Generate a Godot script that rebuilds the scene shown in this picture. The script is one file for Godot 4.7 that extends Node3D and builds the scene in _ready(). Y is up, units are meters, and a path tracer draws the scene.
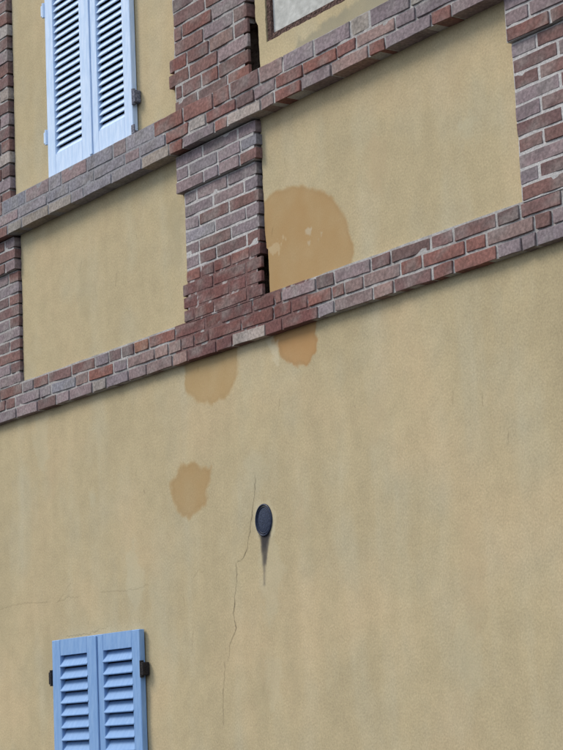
extends Node3D
# A plastered house front with brick piers and courses, seen obliquely from the street.
# Facade coordinates: u runs along the wall (world x), v is the height above the camera's eye
# (world y = v + EYE), z is the distance out from the lower wall's face.

const EYE := 1.6
const PITCH := 0.0657            # brick course height of band and piers
const V0 := 1.849                # underside of the lower brick band
const IMG_U0 := -11.2
const IMG_U1 := -4.6
const IMG_V0 := -0.7
const IMG_V1 := 4.7
const IMG_W := 1536
const IMG_H := 1256

var rng := RandomNumberGenerator.new()
var n_fine := FastNoiseLite.new()
var n_mid := FastNoiseLite.new()
var n_big := FastNoiseLite.new()
var M := {}
var cam_basis: Basis
var house: Node3D
var spare: SurfaceTool            # bricks that the photograph does not show
var brick_count := 0

func _ready() -> void:
	rng.seed = 4711
	# ---- camera -------------------------------------------------------------
	var cam := Camera3D.new()
	cam.name = "camera"
	cam_basis = Basis(Vector3(0.573076, -0.044265, -0.818306), Vector3(0.171363, 0.982938, 0.066839), Vector3(0.801385, -0.178531, 0.570884))
	cam.transform = Transform3D(cam_basis, Vector3(0, EYE, 5.3))
	cam.fov = rad_to_deg(2.0 * atan(375.0 / 2000.0))
	cam.near = 0.05
	cam.far = 500.0
	add_child(cam)
	cam.current = true
	# ---- sky, sun, exposure -------------------------------------------------
	var env := Environment.new()
	env.background_mode = Environment.BG_SKY
	var sm := ProceduralSkyMaterial.new()
	sm.sky_top_color = Color(0.86, 0.91, 0.98)
	sm.sky_horizon_color = Color(0.64, 0.68, 0.73)
	sm.sky_curve = 0.25
	sm.ground_horizon_color = Color(0.55, 0.54, 0.52)
	sm.ground_bottom_color = Color(0.30, 0.29, 0.28)
	sm.sky_energy_multiplier = 1.0
	var sky := Sky.new()
	sky.sky_material = sm
	env.sky = sky
	env.tonemap_mode = Environment.TONE_MAPPER_LINEAR
	env.tonemap_exposure = 1.76
	env.sdfgi_enabled = true
	env.ssao_enabled = true
	env.ssil_enabled = true
	var we := WorldEnvironment.new()
	we.name = "environment"
	we.environment = env
	add_child(we)
	var sun := DirectionalLight3D.new()
	sun.name = "sun"
	sun.light_energy = 0.5
	sun.light_color = Color(1.0, 0.97, 0.93)
	sun.light_angular_distance = 24.0
	sun.shadow_enabled = true
	add_child(sun)
	sun.look_at_from_position(Vector3(-16, 14, 8), Vector3(-8, 3, 0))
	# ---- noise and materials --------------------------------------------------
	n_fine.seed = 3; n_fine.frequency = 38.0; n_fine.fractal_octaves = 3
	n_mid.seed = 8; n_mid.frequency = 7.0; n_mid.fractal_octaves = 3
	n_big.seed = 21; n_big.frequency = 1.1; n_big.fractal_octaves = 3
	make_materials()
	# ---- setting --------------------------------------------------------------
	make_ground()
	make_house()
	# ---- things on the house --------------------------------------------------
	make_shutters()
	make_vent()

# ------------------------------------------------------------------ small helpers
func lin(r: float, g: float, b: float) -> Color:
	return Color(r / 255.0, g / 255.0, b / 255.0).srgb_to_linear()

func node(called: String, parent: Node, at := Vector3.ZERO) -> Node3D:
	var o := Node3D.new()
	o.name = called
	parent.add_child(o, true)
	o.position = at
	return o

func mesh(called: String, m: Mesh, mat: Material, parent: Node, at := Vector3.ZERO) -> MeshInstance3D:
	var o := MeshInstance3D.new()
	o.name = called
	o.mesh = m
	o.material_override = mat
	parent.add_child(o, true)
	o.position = at
	return o

func tag(o: Node, label: String, category: String, group := "") -> void:
	o.set_meta("label", label)
	o.set_meta("category", category)
	if group != "":
		o.set_meta("group", group)

func quad(st: SurfaceTool, a: Vector3, b: Vector3, c: Vector3, d: Vector3) -> void:
	# a b c d run clockwise seen from the front
	for p in [a, b, c, a, c, d]:
		st.add_vertex(p)

# a box with chamfered long edges, as a mesh centred on its own middle
func chamfer_box(size: Vector3, c: float) -> ArrayMesh:
	var st := SurfaceTool.new()
	st.begin(Mesh.PRIMITIVE_TRIANGLES)
	st.set_smooth_group(-1)
	add_chamfer_box(st, Transform3D.IDENTITY, size, c)
	st.generate_normals()
	return st.commit()

func add_chamfer_box(st: SurfaceTool, t: Transform3D, size: Vector3, c: float) -> void:
	var h := size * 0.5
	# faces, each shrunk by c, joined by chamfer strips; built by axis loops
	var fc := func(p: Vector3) -> Vector3: return t * p
	for ax in 3:
		for s in [-1.0, 1.0]:
			var b := (ax + 1) % 3
			var d := (ax + 2) % 3
			var pts := []
			for k in [[-1, -1], [1, -1], [1, 1], [-1, 1]]:
				var p := Vector3.ZERO
				p[ax] = s * h[ax]
				p[b] = k[0] * (h[b] - c)
				p[d] = k[1] * (h[d] - c)
				pts.append(fc.call(p))
			if s > 0:
				quad(st, pts[3], pts[2], pts[1], pts[0])
			else:
				quad(st, pts[0], pts[1], pts[2], pts[3])
	for ax in 3:                                   # edges parallel to ax
		var b := (ax + 1) % 3
		var d := (ax + 2) % 3
		for sb in [-1.0, 1.0]:
			for sd in [-1.0, 1.0]:
				var p0 := Vector3.ZERO; var p1 := Vector3.ZERO
				p0[b] = sb * h[b]; p0[d] = sd * (h[d] - c)
				p1[b] = sb * (h[b] - c); p1[d] = sd * h[d]
				var e := Vector3.ZERO
				e[ax] = h[ax] - c
				var q := [fc.call(p0 - e), fc.call(p0 + e), fc.call(p1 + e), fc.call(p1 - e)]
				if sb * sd > 0:
					quad(st, q[0], q[1], q[2], q[3])
				else:
					quad(st, q[3], q[2], q[1], q[0])
	for sx in [-1.0, 1.0]:
		for sy in [-1.0, 1.0]:
			for sz in [-1.0, 1.0]:
				var a: Vector3 = fc.call(Vector3(sx * h.x, sy * (h.y - c), sz * (h.z - c)))
				var b2: Vector3 = fc.call(Vector3(sx * (h.x - c), sy * h.y, sz * (h.z - c)))
				var d2: Vector3 = fc.call(Vector3(sx * (h.x - c), sy * (h.y - c), sz * h.z))
				if sx * sy * sz > 0:
					for p in [a, d2, b2]: st.add_vertex(p)
				else:
					for p in [a, b2, d2]: st.add_vertex(p)

func noise_tex(freq: float, octaves: int, sd: int, lo: Color, hi: Color, size := 512) -> NoiseTexture2D:
	var n := FastNoiseLite.new()
	n.seed = sd
	n.frequency = freq
	n.fractal_octaves = octaves
	var t := NoiseTexture2D.new()
	t.noise = n
	t.seamless = true
	t.width = size
	t.height = size
	var g := Gradient.new()
	g.offsets = PackedFloat32Array([0.2, 0.8])
	g.colors = PackedColorArray([lo, hi])
	t.color_ramp = g
	return t

func triplanar(colour: Texture2D, height: Texture2D, scale: float, relief: float, rough: float) -> StandardMaterial3D:
	var m := StandardMaterial3D.new()
	m.albedo_texture = colour
	m.uv1_triplanar = true
	m.uv1_world_triplanar = true
	m.uv1_scale = Vector3.ONE * scale
	m.roughness = rough
	m.metallic_specular = 0.3
	if height:
		m.heightmap_enabled = true
		m.heightmap_texture = height
		m.heightmap_scale = relief
	return m

func make_materials() -> void:
	var grain := noise_tex(0.035, 4, 5, Color(0.82, 0.82, 0.82), Color(1, 1, 1))
	var pits := noise_tex(0.05, 4, 6, Color(0, 0, 0), Color(1, 1, 1))
	M.brick = triplanar(grain, pits, 2.2, 0.07, 0.95)
	M.brick.vertex_color_use_as_albedo = true
	M.mortar = triplanar(noise_tex(0.035, 4, 7, Color(0.88, 0.88, 0.88), Color(1, 1, 1)), pits, 3.1, 0.08, 0.97)
	M.mortar.vertex_color_use_as_albedo = true
	M.core = triplanar(noise_tex(0.02, 4, 9, Color(0.30, 0.25, 0.22), Color(0.45, 0.40, 0.36)), pits, 1.5, 0.5, 0.97)
	make_plaster()
	M.grey_render = triplanar(noise_tex(0.02, 5, 12, Color(0.66, 0.66, 0.64), Color(0.75, 0.75, 0.73)), pits, 1.3, 0.08, 0.95)
	M.brown_wood = triplanar(noise_tex(0.03, 4, 15, Color(0.22, 0.16, 0.14), Color(0.42, 0.33, 0.30)), pits, 2.5, 0.4, 0.85)
	M.pale_paint = triplanar(noise_tex(0.012, 5, 31, Color(0.72, 0.81, 0.92), Color(0.79, 0.86, 0.95)), pits, 1.7, 0.06, 0.55)
	M.pale_paint.uv1_scale = Vector3(5.0, 0.9, 5.0)
	M.blue_paint = triplanar(noise_tex(0.012, 5, 33, Color(0.46, 0.60, 0.78), Color(0.52, 0.65, 0.81)), pits, 1.7, 0.06, 0.5)
	M.blue_paint.uv1_scale = Vector3(5.0, 0.9, 5.0)
	M.iron = triplanar(noise_tex(0.03, 4, 41, Color(0.10, 0.10, 0.11), Color(0.19, 0.17, 0.17)), pits, 4.0, 0.15, 0.7)
	M.grey_iron = triplanar(noise_tex(0.03, 4, 43, Color(0.32, 0.33, 0.38), Color(0.50, 0.50, 0.54)), pits, 4.0, 0.15, 0.7)
	M.vent = triplanar(noise_tex(0.03, 4, 44, Color(0.13, 0.16, 0.23), Color(0.20, 0.23, 0.31)), pits, 4.0, 0.05, 0.38)
	M.inner = triplanar(noise_tex(0.02, 4, 50, Color(0.35, 0.33, 0.30), Color(0.45, 0.42, 0.38)), null, 1.0, 0.0, 0.95)
	var g := StandardMaterial3D.new()
	g.albedo_color = Color(0.05, 0.06, 0.07)
	g.roughness = 0.08
	M.glass = g
	M.asphalt = triplanar(noise_tex(0.06, 4, 61, Color(0.19, 0.19, 0.19), Color(0.29, 0.285, 0.28)), pits, 0.7, 0.5, 0.95)
	M.paving = triplanar(noise_tex(0.03, 4, 62, Color(0.33, 0.32, 0.30), Color(0.44, 0.42, 0.40)), pits, 0.8, 0.4, 0.95)

# ------------------------------------------------------------------ plaster picture: colour, patches, stains, cracks
func n_img(freq: float, oct: int, sd: int, w: int, h: int) -> PackedByteArray:
	var n := FastNoiseLite.new()
	n.seed = sd
	n.frequency = freq
	n.fractal_octaves = oct
	var im := n.get_image(w, h, false, false, true)
	im.convert(Image.FORMAT_L8)
	if w != IMG_W or h != IMG_H:
		im.resize(IMG_W, IMG_H, Image.INTERPOLATE_CUBIC)
	return im.get_data()

func ipx(u: float, v: float) -> Vector2:
	return Vector2((u - IMG_U0) / (IMG_U1 - IMG_U0) * IMG_W, (IMG_V1 - v) / (IMG_V1 - IMG_V0) * IMG_H)

func poly_px(pts: Array) -> PackedVector2Array:
	var r := PackedVector2Array()
	for p in pts:
		r.append(ipx(p[0], p[1]))
	return r

func edge_distance(p: Vector2, poly: PackedVector2Array) -> float:
	var best := 1e9
	for i in poly.size():
		var q := Geometry2D.get_closest_point_to_segment(p, poly[i], poly[(i + 1) % poly.size()])
		best = minf(best, p.distance_to(q))
	return best if Geometry2D.is_point_in_polygon(p, poly) else -best

# blends a patch of other plaster into the picture: rgb 0..255, soft edge and ragged outline in pixels
func patch(data: PackedByteArray, poly: PackedVector2Array, rgb: Vector3, strength: float, soft: float, ragged: float, rim: float, sd: int) -> void:
	var nz := FastNoiseLite.new()
	nz.seed = sd
	nz.frequency = 0.05
	nz.fractal_octaves = 4
	var nw := FastNoiseLite.new()
	nw.seed = sd + 1
	nw.frequency = 0.018
	nw.fractal_octaves = 3
	var lo := poly[0]
	var hi := poly[0]
	for p in poly:
		lo = lo.min(p)
		hi = hi.max(p)
	for y in range(maxi(0, int(lo.y - 14)), mini(IMG_H, int(hi.y + 14))):
		for x in range(maxi(0, int(lo.x - 14)), mini(IMG_W, int(hi.x + 14))):
			var d := edge_distance(Vector2(x, y), poly) + nz.get_noise_2d(x, y) * ragged
			var a := smoothstep(-soft, soft, d)
			if a <= 0.0:
				continue
			a *= strength * (0.92 + 0.22 * nw.get_noise_2d(x, y))
			var k := 1.0 - rim * exp(-pow((d - soft) / 2.2, 2.0))
			var i := (y * IMG_W + x) * 3
			for c in 3:
				data[i + c] = int(clampf(lerpf(data[i + c], rgb[c], clampf(a, 0, 1)) * k, 0, 255))

# a crack line, dirt and groove shade painted dark together; width in pixels
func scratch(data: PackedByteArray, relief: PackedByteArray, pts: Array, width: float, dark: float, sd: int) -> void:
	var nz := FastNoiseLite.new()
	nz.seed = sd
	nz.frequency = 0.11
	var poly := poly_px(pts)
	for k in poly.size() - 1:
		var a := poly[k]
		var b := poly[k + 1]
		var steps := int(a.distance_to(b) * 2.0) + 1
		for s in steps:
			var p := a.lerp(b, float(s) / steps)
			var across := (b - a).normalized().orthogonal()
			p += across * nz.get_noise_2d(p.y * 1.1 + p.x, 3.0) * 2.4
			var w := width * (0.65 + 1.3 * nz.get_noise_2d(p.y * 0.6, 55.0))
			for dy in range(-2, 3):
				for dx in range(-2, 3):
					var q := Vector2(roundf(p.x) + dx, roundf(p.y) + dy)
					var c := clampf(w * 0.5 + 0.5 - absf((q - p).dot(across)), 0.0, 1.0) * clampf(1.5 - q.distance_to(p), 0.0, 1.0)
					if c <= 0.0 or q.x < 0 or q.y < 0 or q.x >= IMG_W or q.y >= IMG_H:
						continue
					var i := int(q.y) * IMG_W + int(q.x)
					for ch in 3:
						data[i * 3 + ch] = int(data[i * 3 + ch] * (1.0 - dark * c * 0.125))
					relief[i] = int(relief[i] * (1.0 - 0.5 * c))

func make_plaster() -> void:
	var blot := n_img(0.0045, 4, 101, IMG_W, IMG_H)
	var cool := n_img(0.008, 4, 102, IMG_W, IMG_H)
	var strk := n_img(0.014, 4, 103, IMG_W, IMG_H / 9)
	var fine := n_img(0.4, 3, 104, IMG_W, IMG_H)
	var mott := n_img(0.035, 4, 105, IMG_W, IMG_H)
	var data := PackedByteArray()
	data.resize(IMG_W * IMG_H * 3)
	var relief := PackedByteArray()
	relief.resize(IMG_W * IMG_H)
	var ochre := Vector3(178, 163, 130)
	var wash := Vector3(171, 163, 139)        # greyer, where the colour wash has weathered
	var warm := Vector3(182, 162, 129)
	for i in IMG_W * IMG_H:
		var b := blot[i] / 255.0
		var c := cool[i] / 255.0
		var s := strk[i] / 255.0
		var col := ochre.lerp(wash, clampf((c - 0.42) * 0.8 + (s - 0.5) * 0.9, 0, 1)).lerp(warm, clampf((b - 0.5) * 1.4, 0, 0.5))
		var k := 1.0 + (fine[i] / 255.0 - 0.5) * 0.20 + (mott[i] / 255.0 - 0.5) * 0.055 + (s - 0.5) * 0.06 + (b - 0.5) * 0.06
		data[i * 3] = int(clampf(col.x * k, 0, 255))
		data[i * 3 + 1] = int(clampf(col.y * k, 0, 255))
		data[i * 3 + 2] = int(clampf(col.z * k, 0, 255))
		relief[i] = int(clampf(0.35 * mott[i] + 0.65 * fine[i], 0, 255))
	# small washed and worn spots
	for k in 34:
		var u := rng.randf_range(-10.3, -5.4)
		var v := rng.randf_range(0.0, 2.8)
		var ru := rng.randf_range(0.03, 0.10)
		var rv := ru * rng.randf_range(0.8, 3.0)
		var ring2 := []
		for q in 9:
			ring2.append([u + ru * cos(q * TAU / 9) * rng.randf_range(0.7, 1.2), v - rv * sin(q * TAU / 9) * rng.randf_range(0.7, 1.2)])
		patch(data, poly_px(ring2), [Vector3(183, 176, 150), Vector3(160, 148, 118), Vector3(178, 158, 126)][k % 3], rng.randf_range(0.18, 0.42), 7.0, 12.0, 0.0, 400 + k * 2)
	# repaired and damp patches, as outlined in the photograph
	var orange := Vector3(176, 134, 84)
	patch(data, poly_px([[-7.6, 2.49], [-7.49, 2.507], [-7.39, 2.53], [-7.229, 2.513], [-7.076, 2.46], [-6.965, 2.399], [-6.876, 2.293], [-6.833, 2.182], [-6.817, 2.11], [-6.843, 2.04], [-7.07, 2.0], [-7.6, 2.0]]), Vector3(165, 134, 92), 0.88, 2.5, 3.0, 0.02, 201)
	patch(data, poly_px([[-7.504, 1.835], [-7.45, 1.9], [-7.154, 1.9], [-7.160, 1.726], [-7.215, 1.672], [-7.33, 1.68], [-7.407, 1.713], [-7.459, 1.779]]), Vector3(170, 132, 88), 0.9, 2.5, 6.0, 0.04, 205)
	patch(data, poly_px([[-8.277, 1.90], [-7.792, 1.90], [-7.798, 1.734], [-7.874, 1.645], [-8.034, 1.617], [-8.185, 1.662], [-8.274, 1.717]]), Vector3(166, 136, 92), 0.66, 3.5, 5.0, 0.02, 209)
	patch(data, poly_px([[-8.444, 1.277], [-8.345, 1.349], [-8.252, 1.362], [-8.074, 1.308], [-8.087, 1.241], [-8.139, 1.144], [-8.27, 1.091], [-8.343, 1.109], [-8.431, 1.195]]), Vector3(162, 131, 88), 0.7, 4.5, 6.5, 0.02, 213)
	# pale chip and scuffs inside the big patch
	patch(data, poly_px([[-7.155, 2.27], [-7.12, 2.272], [-7.08, 2.245], [-7.10, 2.23], [-7.14, 2.225], [-7.155, 2.24]]), Vector3(186, 176, 156), 0.62, 2.0, 14.0, 0.0, 217)
	patch(data, poly_px([[-7.47, 2.27], [-7.40, 2.29], [-7.33, 2.27], [-7.33, 2.25], [-7.40, 2.25], [-7.46, 2.24]]), Vector3(190, 172, 140), 0.6, 1.5, 14.0, 0.0, 221)
	# lime chips by the small orange patch
	patch(data, poly_px([[-7.56, 1.84], [-7.49, 1.84], [-7.44, 1.76], [-7.47, 1.72], [-7.52, 1.78]]), Vector3(196, 186, 160), 0.5, 2.0, 9.0, 0.0, 223)
	# grey wash over the foot of the blind window's surround
	patch(data, poly_px([[-7.3, 3.10], [-5.6, 3.10], [-5.6, 3.24], [-6.5, 3.25], [-6.9, 3.22], [-7.15, 3.19]]), Vector3(142, 136, 116), 0.8, 4.0, 9.0, 0.0, 227)
	# ring of pale filler round the vent
	var ring := []
	for k in 20:
		ring.append([-7.631 + 0.094 * cos(k * TAU / 20), 1.003 + 0.096 * sin(k * TAU / 20)])
	patch(data, poly_px(ring), Vector3(192, 182, 152), 0.5, 2.0, 5.0, 0.0, 235)
	# run of dirt below the round vent
	patch(data, poly_px([[-7.68, 0.96], [-7.585, 0.96], [-7.606, 0.91], [-7.625, 0.865], [-7.645, 0.865], [-7.666, 0.91]]), Vector3(52, 50, 52), 0.95, 3.0, 3.0, 0.0, 231)
	patch(data, poly_px([[-7.672, 0.93], [-7.595, 0.93], [-7.615, 0.86], [-7.632, 0.80], [-7.652, 0.80], [-7.664, 0.86]]), Vector3(62, 59, 59), 0.7, 2.6, 2.5, 0.0, 232)
	patch(data, poly_px([[-7.662, 0.88], [-7.613, 0.88], [-7.636, 0.79], [-7.647, 0.71], [-7.653, 0.71], [-7.660, 0.79]]), Vector3(86, 81, 74), 0.6, 2.6, 2.0, 0.0, 233)
	# cracks
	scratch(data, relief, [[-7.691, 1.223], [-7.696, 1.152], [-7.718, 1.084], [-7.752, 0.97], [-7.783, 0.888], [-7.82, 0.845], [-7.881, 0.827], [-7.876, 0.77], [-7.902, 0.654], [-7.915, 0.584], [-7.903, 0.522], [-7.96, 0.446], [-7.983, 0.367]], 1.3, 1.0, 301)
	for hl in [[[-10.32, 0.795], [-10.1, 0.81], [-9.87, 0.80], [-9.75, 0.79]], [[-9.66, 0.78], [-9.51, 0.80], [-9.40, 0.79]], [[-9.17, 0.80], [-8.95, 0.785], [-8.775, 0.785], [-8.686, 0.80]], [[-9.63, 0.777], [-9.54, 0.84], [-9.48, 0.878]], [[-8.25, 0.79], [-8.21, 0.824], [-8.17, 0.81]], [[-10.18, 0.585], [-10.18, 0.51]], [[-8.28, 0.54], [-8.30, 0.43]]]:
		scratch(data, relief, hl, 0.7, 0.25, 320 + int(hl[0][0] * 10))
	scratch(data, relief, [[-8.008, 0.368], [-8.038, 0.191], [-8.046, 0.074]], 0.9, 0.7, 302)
	scratch(data, relief, [[-9.55, 0.592], [-9.3, 0.59], [-9.2, 0.605], [-9.1, 0.612]], 1.0, 0.5, 303)  # small crack, joined with a painted shadow gap along the shutter top
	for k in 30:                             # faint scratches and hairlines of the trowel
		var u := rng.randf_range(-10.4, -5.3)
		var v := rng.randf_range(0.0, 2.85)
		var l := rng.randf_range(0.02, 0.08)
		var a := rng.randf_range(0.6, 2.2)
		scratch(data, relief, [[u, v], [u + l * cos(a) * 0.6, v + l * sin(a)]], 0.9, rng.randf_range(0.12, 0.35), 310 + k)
	var im := Image.create_from_data(IMG_W, IMG_H, false, Image.FORMAT_RGB8, data)
	var ih := Image.create_from_data(IMG_W, IMG_H, false, Image.FORMAT_L8, relief)
	var m := StandardMaterial3D.new()
	m.albedo_texture = ImageTexture.create_from_image(im)
	m.heightmap_enabled = true
	m.heightmap_texture = ImageTexture.create_from_image(ih)
	m.heightmap_scale = 0.07
	m.roughness = 0.96
	m.metallic_specular = 0.25
	M.plaster = m

func puv(u: float, v: float) -> Vector2:
	return Vector2((u - IMG_U0) / (IMG_U1 - IMG_U0), (IMG_V1 - v) / (IMG_V1 - IMG_V0))

func bulge(u: float, v: float) -> float:
	return n_big.get_noise_2d(u, v) * 0.005 + n_mid.get_noise_2d(u * 0.6, v * 0.6) * 0.0012

# a sheet of plaster over a rectangle less some openings, gently uneven
func plaster_sheet(u0: float, u1: float, v0: float, v1: float, z: float, hole: Array) -> ArrayMesh:
	var us := []
	var vs := []
	var nu := int((u1 - u0) / 0.06)
	var nv := int((v1 - v0) / 0.06)
	for i in nu + 1: us.append(lerpf(u0, u1, float(i) / nu))
	for j in nv + 1: vs.append(lerpf(v0, v1, float(j) / nv))
	if hole.size():
		for k in 2:
			us.append(hole[k]); vs.append(hole[2 + k])
		us.sort(); vs.sort()
	var st := SurfaceTool.new()
	st.begin(Mesh.PRIMITIVE_TRIANGLES)
	for i in us.size() - 1:
		for j in vs.size() - 1:
			var cu: float = (us[i] + us[i + 1]) * 0.5
			var cv: float = (vs[j] + vs[j + 1]) * 0.5
			if hole.size() and cu > hole[0] and cu < hole[1] and cv > hole[2] and cv < hole[3]:
				continue
			for c in [[0, 0], [0, 1], [1, 1], [0, 0], [1, 1], [1, 0]]:
				var u: float = us[i + c[0]]
				var v: float = vs[j + c[1]]
				st.set_uv(puv(u, v))
				st.add_vertex(Vector3(u, v + EYE, z + bulge(u, v)))
	st.generate_normals()
	return st.commit()

# a coat of plaster with a ragged, rounded-off edge; corners given clockwise from below left
func plaster_slab(corners: Array, z0: float, z1: float, ragged: float) -> ArrayMesh:
	var outline := PackedVector2Array()
	var n := corners.size()
	for i in n:
		var a := Vector2(corners[i][0], corners[i][1])
		var b := Vector2(corners[(i + 1) % n][0], corners[(i + 1) % n][1])
		var steps := maxi(1, int(a.distance_to(b) / 0.022))
		for s in steps:
			var p := a.lerp(b, float(s) / steps)
			var w := Vector2(n_fine.get_noise_2d(p.x, p.y), n_fine.get_noise_2d(p.x + 31.0, p.y)) + 0.8 * Vector2(n_mid.get_noise_2d(p.x, p.y), n_mid.get_noise_2d(p.x + 31.0, p.y))
			outline.append(p + w * ragged)
	var inner := Geometry2D.offset_polygon(outline, -0.006)[0]
	if Geometry2D.is_polygon_clockwise(inner) != Geometry2D.is_polygon_clockwise(outline):
		inner.reverse()
	var st := SurfaceTool.new()
	st.begin(Mesh.PRIMITIVE_TRIANGLES)
	var put := func(p: Vector2, z: float):
		st.set_uv(puv(p.x, p.y))
		st.add_vertex(Vector3(p.x, p.y + EYE, z))
	# a grid of inner cells would be wasteful: the front is triangulated and uneven by its relief
	st.set_smooth_group(-1)
	var tri := Geometry2D.triangulate_polygon(outline)
	for i in range(0, tri.size(), 3):
		var a := outline[tri[i]]
		var b := outline[tri[i + 1]]
		var c := outline[tri[i + 2]]
		if (b - a).cross(c - a) > 0:
			var t := b; b = c; c = t
		put.call(a, z1); put.call(b, z1); put.call(c, z1)
	var cw := Geometry2D.is_polygon_clockwise(outline)
	for i in outline.size():
		var a := outline[i]
		var b := outline[(i + 1) % outline.size()]
		if cw:
			var t := a; a = b; b = t
		for q in [[a, z1], [b, z0], [b, z1], [a, z1], [a, z0], [b, z0]]:
			put.call(q[0], q[1])
	st.generate_normals()
	return st.commit()

# ------------------------------------------------------------------ bricks
const TONES := {
	"r": [142, 100, 92], "d": [120, 82, 78], "k": [120, 99, 97], "g": [147, 133, 136], "p": [152, 129, 124],
	"w": [170, 162, 156], "b": [147, 145, 152], "o": [150, 114, 99], "m": [130, 101, 97], "s": [160, 152, 143],
}

func tone(code: String) -> Color:
	var t: Array = TONES[code]
	var k := rng.randf_range(0.94, 1.06)
	var w := rng.randf_range(-4, 4)
	var c := lin(clampf(t[0] * k + w, 0, 255), clampf(t[1] * k, 0, 255), clampf(t[2] * k - w * 0.6, 0, 255))
	return c.lerp(lin(133, 104, 98), 0.10)

# puts one brick's faces into st; local origin: middle of its back lower edge
func brick_faces(st: SurfaceTool, off: Vector3, world: Vector3, w: float, h: float, d: float, col: Color) -> void:
	var bev := rng.randf_range(0.001, 0.002)
	var xs := [0.0, bev]
	var nx := maxi(1, int(round(w / 0.05)))
	for i in range(1, nx): xs.append(w * i / nx)
	xs.append(w - bev); xs.append(w)
	var ys := [0.0, bev, h * 0.5, h - bev, h]
	var sk := rng.randf_range(-0.002, 0.002)          # laid not quite level
	var lean := rng.randf_range(-0.001, 0.001)
	var chip := Vector2(rng.randf() * w, h if rng.randf() < 0.5 else 0.0) if rng.randf() < 0.35 else Vector2(-9, -9)
	var chip_r := rng.randf_range(0.018, 0.035)
	var P := []
	var C := []
	for j in ys.size():
		var row := []
		var crow := []
		for i in xs.size():
			var x: float = xs[i]
			var y: float = ys[j]
			var rim_x := i == 0 or i == xs.size() - 1
			var rim_y := j == 0 or j == ys.size() - 1
			var z := d + n_fine.get_noise_3d(world.x + x, world.y + y, 3.0) * 0.001 + lean * (x / w - 0.5)
			var jx := 0.0
			var jy := 0.0
			if rim_x or i == 1 or i == xs.size() - 2: jx = n_fine.get_noise_2d(world.x + x + 7.0, world.y + y) * 0.0025
			if rim_y or j == 1 or j == ys.size() - 2: jy = n_fine.get_noise_2d(world.x + x, world.y + y + 9.0) * 0.0025
			if rim_x or rim_y: z -= bev * 1.1
			if rim_x and rim_y:
				jx += bev * 0.7 * (1.0 if i == 0 else -1.0)
				jy += bev * 0.7 * (1.0 if j == 0 else -1.0)
				z -= bev * 0.8
			var cd := Vector2(x, y).distance_to(chip)
			if cd < chip_r: z -= (chip_r - cd) * 0.22
			row.append(off + Vector3(x - w * 0.5 + jx, y + jy + sk * (x / w - 0.5) * 2.0, z))
			var lime := clampf((n_mid.get_noise_3d(world.x + x, world.y + y, 40.0) - 0.02) * 1.3, 0.0, 0.42)
			var soot := clampf((n_mid.get_noise_3d((world.x + x) * 1.7, (world.y + y) * 1.7, 80.0) - 0.08) * 1.2, 0.0, 0.3)
			crow.append(col.lerp(Color(0.33, 0.31, 0.29), lime).lerp(Color(0.06, 0.05, 0.05), soot))
		P.append(row)
		C.append(crow)
	for j in ys.size() - 1:
		for i in xs.size() - 1:
			var edge := i == 0 or j == 0 or i == xs.size() - 2 or j == ys.size() - 2
			st.set_smooth_group(1 if edge else 0)          # arris and face keep their own shading
			for c in [[0, 0], [0, 1], [1, 1], [0, 0], [1, 1], [1, 0]]:
				st.set_color(C[j + c[1]][i + c[0]])
				st.add_vertex(P[j + c[1]][i + c[0]])
	st.set_smooth_group(-1)
	var ring := []
	for i in xs.size(): ring.append([0, i])
	for j in range(1, ys.size()): ring.append([j, xs.size() - 1])
	for i in range(xs.size() - 2, -1, -1): ring.append([ys.size() - 1, i])
	for j in range(ys.size() - 2, 0, -1): ring.append([j, 0])
	for k in ring.size():
		var q0: Array = ring[k]
		var q1: Array = ring[(k + 1) % ring.size()]
		var a: Vector3 = P[q0[0]][q0[1]]
		var b: Vector3 = P[q1[0]][q1[1]]
		var a0 := Vector3(a.x, a.y, off.z)
		var b0 := Vector3(b.x, b.y, off.z)
		for e in [[a, q0], [b, q1], [b0, q1], [a, q0], [b0, q1], [a0, q0]]:
			st.set_color(C[e[1][0]][e[1][1]])
			st.add_vertex(e[0])

func in_photo(u: float, v: float, z: float) -> bool:
	var q := cam_basis.inverse() * Vector3(u, v, z - 5.3)
	if q.z > -0.1:
		return false
	var x := 281.5 + 2000.0 * q.x / -q.z
	var y := 375.0 - 2000.0 * q.y / -q.z
	return x > -1.0 and x < 564.0 and y > -1.0 and y < 751.0

func lay_brick(parent: Node, u0: float, u1: float, v0: float, v1: float, zb: float, zf: float, code: String) -> void:
	var gap := rng.randf_range(0.012, 0.019)
	var w := u1 - u0 - gap
	var h := v1 - v0 - rng.randf_range(0.010, 0.0145)
	var d := zf - zb + rng.randf_range(-0.001, 0.001)
	if w < 0.02:
		return
	var uc := (u0 + u1) * 0.5
	var vb := v0 + (v1 - v0 - h) * 0.5
	var at := Vector3(uc, vb + EYE, zb)
	var col := tone(code)
	var seen := false
	for a in [u0 + 0.006, uc, u1 - 0.006]:
		for b in [v0 + 0.01, v1 - 0.01]:
			seen = seen or in_photo(a, b, zf)
	if seen:
		var st := SurfaceTool.new()
		st.begin(Mesh.PRIMITIVE_TRIANGLES)
		brick_faces(st, Vector3.ZERO, at, w, h, d, col)
		st.generate_normals()
		mesh("brick", st.commit(), M.brick, parent, at)
		brick_count += 1
	else:
		brick_faces(spare, at, at, w, h, d, col)

# one course: joints in u from end to end, a tone letter for each brick (the last letter repeats)
func course(parent: Node, joints: Array, v0: float, v1: float, zb: float, zf: float, codes: String, slip := false) -> void:
	for i in joints.size() - 1:
		var c := codes[mini(i, codes.length() - 1)] if codes.length() > 0 else "r"
		lay_brick(parent, joints[i], joints[i + 1], v0, v1, zf - 0.015 if slip and i == joints.size() - 2 else zb, zf, c)

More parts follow.
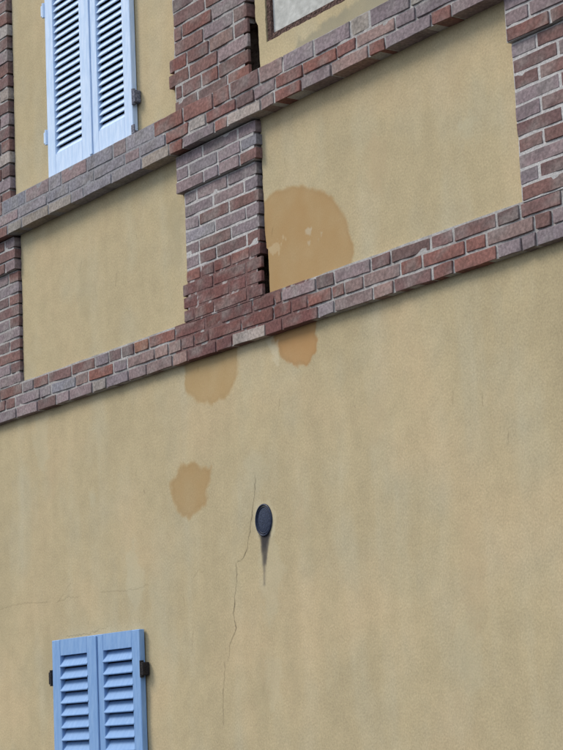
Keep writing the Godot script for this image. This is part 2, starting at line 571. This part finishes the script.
func in_hollow(h: Array, p: Vector3) -> bool:
	return p.x > h[0] and p.y - EYE > h[1] and p.y - EYE < h[2]

# the mortar bed behind the bricks of a pier or band: pale and flush in places, raked out in others
func mortar_bed(called: String, parent: Node, u0: float, u1: float, v0: float, v1: float, zb: float, zf: float, style: String, hollow := []) -> MeshInstance3D:
	var nu := maxi(2, int((u1 - u0) / 0.014))
	var nv := maxi(2, int((v1 - v0) / 0.012))
	var st := SurfaceTool.new()
	st.begin(Mesh.PRIMITIVE_TRIANGLES)
	var pos := []
	var col := []
	for i in nu + 1:
		var pr := []
		var cr := []
		for j in nv + 1:
			var u := lerpf(u0, u1, float(i) / nu)
			var v := lerpf(v0, v1, float(j) / nv)
			var n := n_big.get_noise_2d(u * 2.3 + 5.0, v * 2.3) + 0.5 * n_mid.get_noise_2d(u, v + 20.0)
			var full := 0.0
			var lime := Color(0.47, 0.45, 0.435).lerp(Color(0.36, 0.34, 0.325), clampf(0.5 + n_mid.get_noise_2d(u * 1.3, v * 1.3 + 70.0), 0, 1))
			match style:
				"shaft":                                   # white pointing above, a red wash over the foot
					full = clampf(0.95 + n * 0.8, 0, 1)
					if v < 2.30 and u > -9.0 and u < -7.0:
						full = clampf(0.95 + n * 0.7, 0, 1)
						lime = Color(0.42, 0.38, 0.365) if n_mid.get_noise_2d(u * 1.5, v * 1.5 + 11.0) > 0.30 else Color(0.185, 0.107, 0.100)
					else:
						lime = Color(0.56, 0.54, 0.53).lerp(lime, 0.35)
				"band":
					full = clampf(0.62 + n * 1.1, 0, 1)
					if u > -8.3 and u < -7.15 and n_mid.get_noise_2d(u * 1.5, v * 1.5 + 11.0) < 0.25:
						full = maxf(full, 0.8)
						lime = Color(0.185, 0.107, 0.100)
				"sill":
					full = clampf(0.55 + n * 1.2, 0, 1)
					if u < -8.25:
						full = clampf(1.0 + n * 0.3, 0, 1)
						lime = Color(0.29, 0.285, 0.30)
				"upper": full = clampf(0.70 + n * 1.0, 0, 1)
				"dark": full = clampf(0.45 + n * 1.0, 0, 1)
			var z := zf - lerpf(0.010, 0.0020, full) + n_fine.get_noise_2d(u, v) * 0.0006
			pr.append(Vector3(u, v + EYE, z))
			cr.append(lime)
		pos.append(pr)
		col.append(cr)
	for i in nu:
		for j in nv:
			if hollow.size() and in_hollow(hollow, pos[i][j]):
				continue
			for c in [[0, 0], [0, 1], [1, 1], [0, 0], [1, 1], [1, 0]]:
				st.set_color(col[i + c[0]][j + c[1]])
				st.add_vertex(pos[i + c[0]][j + c[1]])
	st.set_smooth_group(-1)
	var rim := []
	for i in nu + 1: rim.append([i, 0])
	for j in range(1, nv + 1): rim.append([nu, j])
	for i in range(nu - 1, -1, -1): rim.append([i, nv])
	for j in range(nv - 1, 0, -1): rim.append([0, j])
	for k in rim.size():
		var q0: Array = rim[k]
		var q1: Array = rim[(k + 1) % rim.size()]
		var a: Vector3 = pos[q0[0]][q0[1]]
		var b: Vector3 = pos[q1[0]][q1[1]]
		if hollow.size() and (in_hollow(hollow, a) or in_hollow(hollow, b)):
			continue
		st.set_color(col[q0[0]][q0[1]])
		for p in [a, b, Vector3(b.x, b.y, zb), a, Vector3(b.x, b.y, zb), Vector3(a.x, a.y, zb)]:
			st.add_vertex(p)
	st.generate_normals()
	return mesh(called, st.commit(), M.mortar, parent)

# a course that runs on past the photograph; the first letter is the brick before the first joint
func long_course(parent: Node, joints: Array, v0: float, v1: float, zb: float, zf: float, codes: String) -> void:
	var cyc := "gmgrmgpmr"
	for i in joints.size() - 1:
		lay_brick(parent, joints[i], joints[i + 1], v0, v1, zb, zf, codes[mini(i + 1, codes.length() - 1)])
	for way in [-1.0, 1.0]:
		var u: float = joints[0] if way < 0 else joints[-1]
		var k := 0
		while absf(u + 8.0) < 7.4:
			var w := 0.28 if k % 2 == 0 else 0.14
			var c := codes[0] if way < 0 and k == 0 else cyc[(k * 5) % 9]
			lay_brick(parent, minf(u, u + way * w), maxf(u, u + way * w), v0, v1, zb, zf, c)
			u += way * w
			k += 1

func kv(k: int) -> float:
	return V0 + PITCH * k

# ------------------------------------------------------------------ setting
func make_ground() -> void:
	var g := PlaneMesh.new()
	g.size = Vector2(400, 400)
	var o := mesh("ground", g, M.asphalt, self, Vector3.ZERO)
	o.set_meta("kind", "structure")
	var p := mesh("pavement", chamfer_box(Vector3(40, 0.14, 1.4), 0.015), M.paving, self, Vector3(-7, 0.07, 0.72))
	p.set_meta("kind", "structure")

func make_house() -> void:
	house = node("house", self, Vector3.ZERO)
	tag(house, "ochre plastered house front with brick piers and brick courses", "house")
	spare = SurfaceTool.new()
	spare.begin(Mesh.PRIMITIVE_TRIANGLES)
	# body of the house behind the wall, then the masonry of the front with its two openings
	mesh("building_body", chamfer_box(Vector3(16, 9.5, 6), 0.01), M.core, house, Vector3(-8, 4.75, -3.32))
	var holes := [[-9.46, -8.66, 3.16, 4.62], [-9.58, -8.79, -0.58, 0.52]]
	var cuts := [-15.99, -9.58, -9.46, -8.79, -8.66, -0.01]
	var levels := [-1.59, -0.58, 0.52, 3.16, 4.62, 7.8]
	var stc := SurfaceTool.new()
	stc.begin(Mesh.PRIMITIVE_TRIANGLES)
	stc.set_smooth_group(-1)
	# masonry: full-height strips beside the openings, pieces above and below them
	for r in [[-15.99, -9.58, -1.59, 7.8], [-8.66, -7.62, -1.59, 7.8], [-7.455, -0.01, -1.59, 7.8],
			[-7.62, -7.455, -1.59, 2.055], [-7.62, -7.455, 2.25, 3.12], [-7.62, -7.455, 3.41, 7.8],
			[-9.58, -8.66, -1.59, -0.58], [-9.58, -8.66, 0.52, 3.16], [-9.58, -8.66, 4.62, 7.8],
			[-8.79, -8.66, -0.58, 0.52], [-9.58, -9.46, 3.16, 4.62]]:
		add_chamfer_box(stc, Transform3D(Basis(), Vector3((r[0] + r[1]) / 2, (r[2] + r[3]) / 2 + EYE, -0.165)), Vector3(r[1] - r[0], r[3] - r[2], 0.305), 0.0005)
	stc.generate_normals()
	mesh("masonry", stc.commit(), M.core, house)
	for hl in holes:                         # windows shut away behind the shutters
		var w := node("window", house, Vector3((hl[0] + hl[1]) / 2, hl[2] + EYE, -0.24))
		var ww: float = hl[1] - hl[0]
		var hh: float = hl[3] - hl[2]
		mesh("pane", chamfer_box(Vector3(ww - 0.1, hh - 0.1, 0.008), 0.001), M.glass, w, Vector3(0, hh / 2, 0))
		for s in [-1, 1]:
			mesh("frame", chamfer_box(Vector3(0.05, hh - 0.004, 0.05), 0.004), M.inner, w, Vector3(s * (ww / 2 - 0.027), hh / 2, 0))
			mesh("frame", chamfer_box(Vector3(ww - 0.106, 0.05, 0.05), 0.004), M.inner, w, Vector3(0, hh / 2 + s * (hh / 2 - 0.027), 0))
		mesh("frame", chamfer_box(Vector3(0.06, hh - 0.106, 0.052), 0.004), M.inner, w, Vector3(0, hh / 2, 0))
	# plaster
	mesh("plaster_wall", plaster_sheet(-15.9, -0.1, -1.46, 1.90, 0.0, holes[1]), M.plaster, house)
	var pz := 0.022
	# between the piers below the sill course; notches are where the edge has broken away
	mesh("plaster_panel", plaster_slab([[-9.925, 2.043], [-9.925, 2.93], [-8.05, 2.93], [-8.05, 2.043]], -0.011, pz, 0.006), M.plaster, house)
	mesh("plaster_panel", plaster_slab([[-7.470, 2.043], [-7.474, 2.26], [-7.488, 2.27], [-7.492, 2.93], [-5.60, 2.93], [-5.60, 2.043]], -0.011, pz, 0.005), M.plaster, house)
	mesh("plaster_panel", plaster_slab([[-15.5, 2.052], [-15.5, 2.93], [-10.6, 2.93], [-10.6, 2.052]], -0.011, pz, 0.006), M.plaster, house)
	mesh("plaster_panel", plaster_slab([[-5.05, 2.052], [-5.05, 2.93], [-0.3, 2.93], [-0.3, 2.052]], -0.011, pz, 0.006), M.plaster, house)
	# beside the upper shutters
	mesh("plaster_panel", plaster_slab([[-9.978, 3.08], [-9.978, 5.2], [-9.46, 5.2], [-9.46, 3.08]], -0.011, pz - 0.002, 0.005), M.plaster, house)
	mesh("plaster_panel", plaster_slab([[-8.66, 3.08], [-8.66, 5.2], [-8.12, 5.2], [-8.12, 3.08]], -0.011, pz - 0.002, 0.005), M.plaster, house)
	mesh("plaster_panel", plaster_slab([[-9.456, 4.62], [-9.456, 5.2], [-8.664, 5.2], [-8.664, 4.62]], -0.011, pz - 0.002, 0.0), M.plaster, house)
	# round the blind window: surround, brown border, grey render
	mesh("plaster_panel", plaster_slab([[-7.474, 3.08], [-7.476, 3.37], [-7.494, 3.40], [-7.502, 5.2], [-7.415, 5.2], [-7.412, 3.265], [-5.80, 3.265], [-5.80, 5.2], [-5.60, 5.2], [-5.60, 3.08]], -0.011, pz - 0.002, 0.004), M.plaster, house)
	var bw := node("blind_window", house, Vector3(-6.606, 3.262 + EYE, -0.012))
	bw.set_meta("label", "blocked window filled with grey render in a brown border")
	mesh("render_infill", chamfer_box(Vector3(1.60, 1.9, 0.012), 0.002), M.grey_render, bw, Vector3(0, 0.95, 0.006))
	mesh("border_strip", chamfer_box(Vector3(0.034, 1.9, 0.026), 0.003), M.brown_wood, bw, Vector3(-0.785, 0.952, 0.0135))
	mesh("border_strip", chamfer_box(Vector3(0.034, 1.9, 0.026), 0.003), M.brown_wood, bw, Vector3(0.785, 0.952, 0.0135))
	mesh("border_strip", chamfer_box(Vector3(1.534, 0.034, 0.026), 0.003), M.brown_wood, bw, Vector3(0, 0.019, 0.0135))
	# ---- lower band: three courses, the joints as they stand
	var bz := 0.040
	var band := mortar_bed("brick_band", house, -15.6, -0.4, kv(0) + 0.006, kv(3) + 0.004, -0.02, bz - 0.002, "band")
	band.set_meta("label", "three courses of brick running the length of the wall")
	long_course(band, [-9.995, -9.745, -9.526, -9.38, -9.129, -8.981, -8.753, -8.574, -8.322, -8.182, -7.92, -7.78, -7.501, -7.362, -7.079, -6.957, -6.672, -6.53, -6.268, -6.13, -5.856, -5.711, -5.625], kv(0), kv(1), -0.02, bz, "ggkggwggppddwddgppmrrgg")
	long_course(band, [-10.128, -10.006, -9.719, -9.58, -9.31, -9.169, -8.904, -8.76, -8.491, -8.356, -8.234, -8.114, -7.98, -7.698, -7.43, -7.285, -7.158, -6.973, -6.877, -6.738, -6.477, -6.328, -6.049, -5.918, -5.629, -5.529], kv(1), kv(2), -0.02, bz - 0.001, "mmggbprgpppmdddddrrpprrrpmm")
	long_course(band, [-9.918, -9.787, -9.611, -9.35, -9.095, -8.947, -8.816, -8.694, -8.545, -8.286, -8.01, -7.87, -7.6, -7.416, -7.36, -7.09, -6.95, -6.682, -6.54, -6.268, -6.118, -5.85, -5.709, -5.466], kv(2), kv(3), -0.02, bz - 0.002, "mgmmmgkkorddddmgkgmkmmkm")
	# ---- sill course, standing well proud
	var sz := 0.10
	var top := 3.118
	var sill := mortar_bed("brick_sill_course", house, -15.6, -0.4, kv(16) + 0.007, top - 0.004, -0.02, sz - 0.002, "sill")
	sill.set_meta("label", "projecting brick sill course below the upper windows")
	long_course(sill, [-9.941, -9.768, -9.454, -9.192, -9.06, -8.759, -8.457, -8.19, -8.062, -7.771, -7.656, -7.375, -7.26, -7.047, -6.816, -6.539, -6.42, -6.108, -5.975], kv(16), kv(17), -0.02, sz, "msssbbbsrgrwprgprgrp")
	long_course(sill, [-9.808, -9.471, -9.216, -8.947, -8.622, -8.471, -8.22, -8.001, -7.847, -7.581, -7.427, -7.249, -7.029, -6.77, -6.626, -6.344, -6.208], kv(17), kv(18), -0.02, sz - 0.001, "gbbbbgbrwrkgrrrpgr")
	long_course(sill, [-10.0, -9.72, -9.44, -9.3, -9.02, -8.74, -8.6, -8.33, -8.051, -7.778, -7.628, -7.379, -7.182, -6.938, -6.66, -6.52, -6.24, -5.96], kv(18), top, -0.02, sz - 0.002, "mbgbgbgbrrrkpggsgsg")
	# ---- piers
	var left_label := "brick pier beside the narrow plaster strip, stained dark"
	var pm: MeshInstance3D
	# middle pier
	pm = mortar_bed("brick_pier", house, -8.155, -7.528, kv(3) - 0.002, kv(13) + 0.002, -0.02, 0.040, "shaft", [-7.55, 2.06, 2.245])
	pm.set_meta("label", "grey and red brick pier with white pointing, red-washed at its foot")
	var mid := {12: [-8.038, -7.767], 11: [-7.896, -7.624], 10: [-8.028, -7.759], 9: [-7.887, -7.617], 8: [-8.036, -7.751], 7: [-8.038, -7.887, -7.618], 6: [-8.03, -7.911, -7.761, -7.6], 5: [-7.925, -7.636], 4: [-8.064, -7.787, -7.64], 3: [-8.10, -7.924, -7.636]}
	var midc := {12: "ggg", 11: "ggg", 10: "gmm", 9: "bgg", 8: "gmg", 7: "gmkm", 6: "rddrd", 5: "ddd", 4: "dddd", 3: "dddd"}
	for k in mid:
		var l: Array = mid[k].duplicate()
		l.push_front((-8.204 if k <= 5 else -8.160) + rng.randf_range(-0.006, 0.006))
		l.push_back(-7.500 + rng.randf_range(-0.002, 0.002))
		course(pm, l, kv(k), kv(k + 1), -0.02, 0.040, midc[k], k <= 5)
	pm = mortar_bed("brick_pier_cap", house, -8.194, -7.503, kv(13) + 0.005, kv(16) - 0.002, -0.02, 0.058, "shaft")
	course(pm, [-8.20, -7.945, -7.81, -7.625, -7.475], kv(13), kv(14), -0.02, 0.060, "gggmm")
	course(pm, [-8.20, -8.078, -7.815, -7.613, -7.475], kv(14), kv(15), -0.02, 0.059, "gbgb")
	course(pm, [-8.20, -7.945, -7.635, -7.475], kv(15), kv(16), -0.02, 0.058, "gggm")
	# upper middle pier
	var up := 0.0775
	pm = mortar_bed("brick_pier", house, -8.195, -7.553, top - 0.01, top + up * 26, -0.02, 0.045, "upper", [-7.58, 3.125, 3.40])
	pm.set_meta("label", "upper stretch of reddish brick pier with worn, smeared joints")
	var upj := [[-7.99, -7.72], [-8.13, -7.95, -7.80], [-8.06, -7.80], [-8.077, -7.874, -7.65], [-7.923, -7.65], [-8.115, -7.84], [-7.89, -7.62]]
	var upc := ["kkrk", "mmrmg", "mmgm", "dmpmm", "mgmr", "mrgm", "mmmr"]
	for i in 26:
		var l: Array = upj[i % 7].duplicate()
		l.push_front((-8.252 if (i == 2 or i == 3) else -8.200) + rng.randf_range(-0.008, 0.008))
		l.push_back(-7.525 + rng.randf_range(-0.002, 0.002))
		course(pm, l, top + up * i, top + up * (i + 1), -0.02, 0.045, upc[i % 7], i < 4)
	# outer piers: the one beyond the shutters and the one beyond the big panel, both cut by the photograph
	for side in 2:
		var a := -10.60 if side == 0 else -5.695
		var b := -9.925 if side == 0 else -5.02
		var codes := ["mgm", "gmg", "mkm", "gmm"] if side == 0 else ["gmg", "gmm", "mgm", "mmg"]
		pm = mortar_bed("brick_pier", house, a + 0.006, b - 0.028, kv(3) - 0.002, kv(13) + 0.002, -0.02, 0.040, "shaft" if side == 1 else "upper")
		pm.set_meta("label", "dusky purple brick pier beside the shuttered bay" if side == 0 else "purple-brown brick pier with crisp white pointing beside the patched panel")
		for k in range(3, 13):
			var l := []
			if side == 0:
				l = [a, a + (0.13 if k % 2 else 0.27), b - (0.27 if k % 2 else 0.13), b]
			else:
				l = [a + rng.randf_range(-0.006, 0.006), (-5.542 if k % 2 == 0 else -5.425), (-5.26 if k % 2 == 0 else -5.16), b]
				if k == 4: l[1] = -5.579
			course(pm, l, kv(k), kv(k + 1), -0.02, 0.040, codes[(k * 3 + side) % 4])
		pm = mortar_bed("brick_pier_cap", house, a - 0.002, b - 0.028, kv(13) + 0.005, kv(16) - 0.002, -0.02, 0.058, "shaft")
		for k in 3:
			var l := [a - 0.005, a + (0.14 if k % 2 else 0.255), b - (0.28 if k % 2 else 0.13), b]
			course(pm, l, kv(13 + k), kv(14 + k), -0.02, 0.060, ["rmg", "ggm", "gmg"][k])
		b = -9.987 if side == 0 else -5.02
		pm = mortar_bed("brick_pier", house, a + 0.006, b - 0.028, top - 0.01, top + up * 26, -0.02, 0.047, "dark")
		if side == 0:
			pm.set_meta("label", "upper stretch of dark brick pier beside the pale shutters")
		for i in 26:
			course(pm, [a, a + (0.13 if i % 2 else 0.26), b - (0.26 if i % 2 else 0.12), b], top + up * i, top + up * (i + 1), -0.02, 0.047, ["mkm", "kmg", "mmk", "kgw", "mgm"][i % 5] if side == 0 else "mgm")
	spare.generate_normals()
	var sp := mesh("brickwork", spare.commit(), M.brick, house)
	sp.set_meta("kind", "stuff")
	print("bricks in view: ", brick_count)

# ------------------------------------------------------------------ shutters
# one leaf, its origin at the middle of its lower edge, on the wall side
func shutter_leaf(called: String, at: Vector3, w: float, h: float, stile: float, rail_low: float, rail_high: float, pitch: float, slat_depth: float, tilt: float, paint: Material, hinge_side: float, hinge_at: Array, hinge_mat: Material, bead: bool) -> Node3D:
	var o := node(called, self, at)
	var d := 0.032
	for s in [-1.0, 1.0]:
		mesh("stile", chamfer_box(Vector3(stile, h, d), 0.003), paint, o, Vector3(s * (w - stile) / 2, h / 2, d / 2))
	mesh("rail", chamfer_box(Vector3(w - stile * 2 - 0.001, rail_low, d - 0.0015), 0.001), paint, o, Vector3(0, rail_low / 2, d / 2))
	mesh("rail", chamfer_box(Vector3(w - stile * 2 - 0.001, rail_high, d - 0.0015), 0.001), paint, o, Vector3(0, h - rail_high / 2, d / 2))
	var inner := w - stile * 2
	var span := h - rail_low - rail_high
	var n := int(round(span / pitch))
	# slat: a rounded blade, outer edge lower
	var st := SurfaceTool.new()
	st.begin(Mesh.PRIMITIVE_TRIANGLES)
	var prof := []
	var th := 0.0055 if pitch > 0.05 else 0.004
	for k in 7: prof.append(Vector2(slat_depth * 0.5 + th * cos(-PI / 2 + PI * k / 6), th * sin(-PI / 2 + PI * k / 6)))
	for k in 7: prof.append(Vector2(-slat_depth * 0.5 + th * cos(PI / 2 + PI * k / 6), th * sin(PI / 2 + PI * k / 6)))
	var L := (inner + 0.008) / 2
	for k in prof.size():
		var a: Vector2 = prof[k].rotated(-tilt)
		var b: Vector2 = prof[(k + 1) % prof.size()].rotated(-tilt)
		quad(st, Vector3(-L, a.y, a.x), Vector3(-L, b.y, b.x), Vector3(L, b.y, b.x), Vector3(L, a.y, a.x))
	st.generate_normals()
	var sm := st.commit()
	for k in n:
		var s := mesh("slat", sm, paint, o, Vector3(0, rail_low + span * (k + 0.5) / n, d / 2 - 0.003))
		s.rotation.x = rng.randf_range(-0.025, 0.025)
	if bead:                                   # cover strip on the meeting edge
		mesh("meeting_bead", chamfer_box(Vector3(0.024, h - 0.01, 0.008), 0.003), paint, o, Vector3(-hinge_side * (w / 2 - 0.010), h / 2, d + 0.0042))
	for y in hinge_at:
		var hg := node("hinge", o, Vector3(hinge_side * w / 2, y, 0))
		mesh("strap", chamfer_box(Vector3(0.034, 0.066, 0.040), 0.003), hinge_mat, hg, Vector3(hinge_side * 0.0185, 0, 0.018))
		var c := CylinderMesh.new()
		c.top_radius = 0.011; c.bottom_radius = 0.011; c.height = 0.085; c.radial_segments = 14; c.rings = 1
		mesh("knuckle", c, hinge_mat, hg, Vector3(hinge_side * 0.012, 0, 0.030))
	return o

func make_shutters() -> void:
	# upper pair: outer edges u -9.52 and -8.60, meeting at -9.04, lower edge 3.145, above the plaster face
	var z := 0.024
	var h := 1.50
	var a := shutter_leaf("window_shutter", Vector3(-9.2845, 3.135 + EYE, z), 0.472, h, 0.088, 0.115, 0.10, 0.0414, 0.036, 1.03, M.pale_paint, -1.0, [0.24, 0.99], M.pale_paint, false)
	tag(a, "pale blue louvred shutter leaf above the brick sill, hinged by the narrow plaster strip", "shutter", "pale upper shutters")
	var b := shutter_leaf("window_shutter", Vector3(-8.8175, 3.135 + EYE, z), 0.440, h, 0.084, 0.115, 0.10, 0.0414, 0.036, 1.03, M.pale_paint, 1.0, [0.20, 1.25], M.grey_iron, true)
	tag(b, "pale blue louvred shutter leaf with a grey hinge, above the brick sill", "shutter", "pale upper shutters")
	var k := node("shutter_catch", self, Vector3(-8.565, 3.145 + EYE, 0.02))
	mesh("stem", chamfer_box(Vector3(0.012, 0.012, 0.06), 0.002), M.grey_iron, k, Vector3(0, -0.005, 0.025))
	mesh("plate", chamfer_box(Vector3(0.03, 0.05, 0.008), 0.002), M.grey_iron, k, Vector3(0, 0.005, 0.055))
	tag(k, "small grey metal shutter catch on the sill beside the pale shutter", "catch")
	# lower pair
	var hl := 1.17
	var c := shutter_leaf("window_shutter", Vector3(-9.4085, 0.574 - hl + EYE, 0.006), 0.467, hl, 0.090, 0.11, 0.086, 0.0667, 0.060, 1.0, M.blue_paint, -1.0, [hl - 0.20, 0.15], M.iron, false)
	tag(c, "blue louvred shutter leaf on the lower wall, without a cover strip", "shutter", "blue lower shutters")
	var e := shutter_leaf("window_shutter", Vector3(-8.9495, 0.574 - hl + EYE, 0.006), 0.447, hl, 0.080, 0.11, 0.086, 0.0667, 0.060, 1.0, M.blue_paint, 1.0, [hl - 0.20, 0.15], M.iron, true)
	tag(e, "blue louvred shutter leaf on the lower wall, with a cover strip on its edge", "shutter", "blue lower shutters")

# ------------------------------------------------------------------ round vent
func lathe(profile: Array, seg: int) -> ArrayMesh:
	var st := SurfaceTool.new()
	st.begin(Mesh.PRIMITIVE_TRIANGLES)
	for k in profile.size() - 1:
		for i in seg:
			var a := i * TAU / seg
			var b := (i + 1) * TAU / seg
			var p: Vector2 = profile[k]
			var q: Vector2 = profile[k + 1]
			quad(st, Vector3(p.x * cos(a), p.x * sin(a), p.y), Vector3(q.x * cos(a), q.x * sin(a), q.y), Vector3(q.x * cos(b), q.x * sin(b), q.y), Vector3(p.x * cos(b), p.x * sin(b), p.y))
	st.generate_normals()
	return st.commit()

func make_vent() -> void:
	var o := node("wall_vent", self, Vector3(-7.631, 1.003 + EYE, 0.0))
	tag(o, "round dark blue-grey vent cover with a dirt run below it on the plaster", "vent")
	var r := 0.073
	o.scale = Vector3(0.93, 1.05, 1.0)
	mesh("outer_ring", lathe([Vector2(r - 0.009, -0.005), Vector2(r - 0.0085, 0.006), Vector2(r - 0.006, 0.008), Vector2(r - 0.002, 0.007), Vector2(r, 0.003), Vector2(r, -0.008)], 40), M.vent, o)
	mesh("rim", lathe([Vector2(r - 0.016, 0.001), Vector2(r - 0.0155, 0.005), Vector2(r - 0.013, 0.005), Vector2(r - 0.012, 0.001)], 40), M.vent, o)
	mesh("cover", lathe([Vector2(0.0005, 0.004), Vector2(0.03, 0.0035), Vector2(r - 0.017, 0.002), Vector2(r - 0.009, 0.0)], 40), M.vent, o)
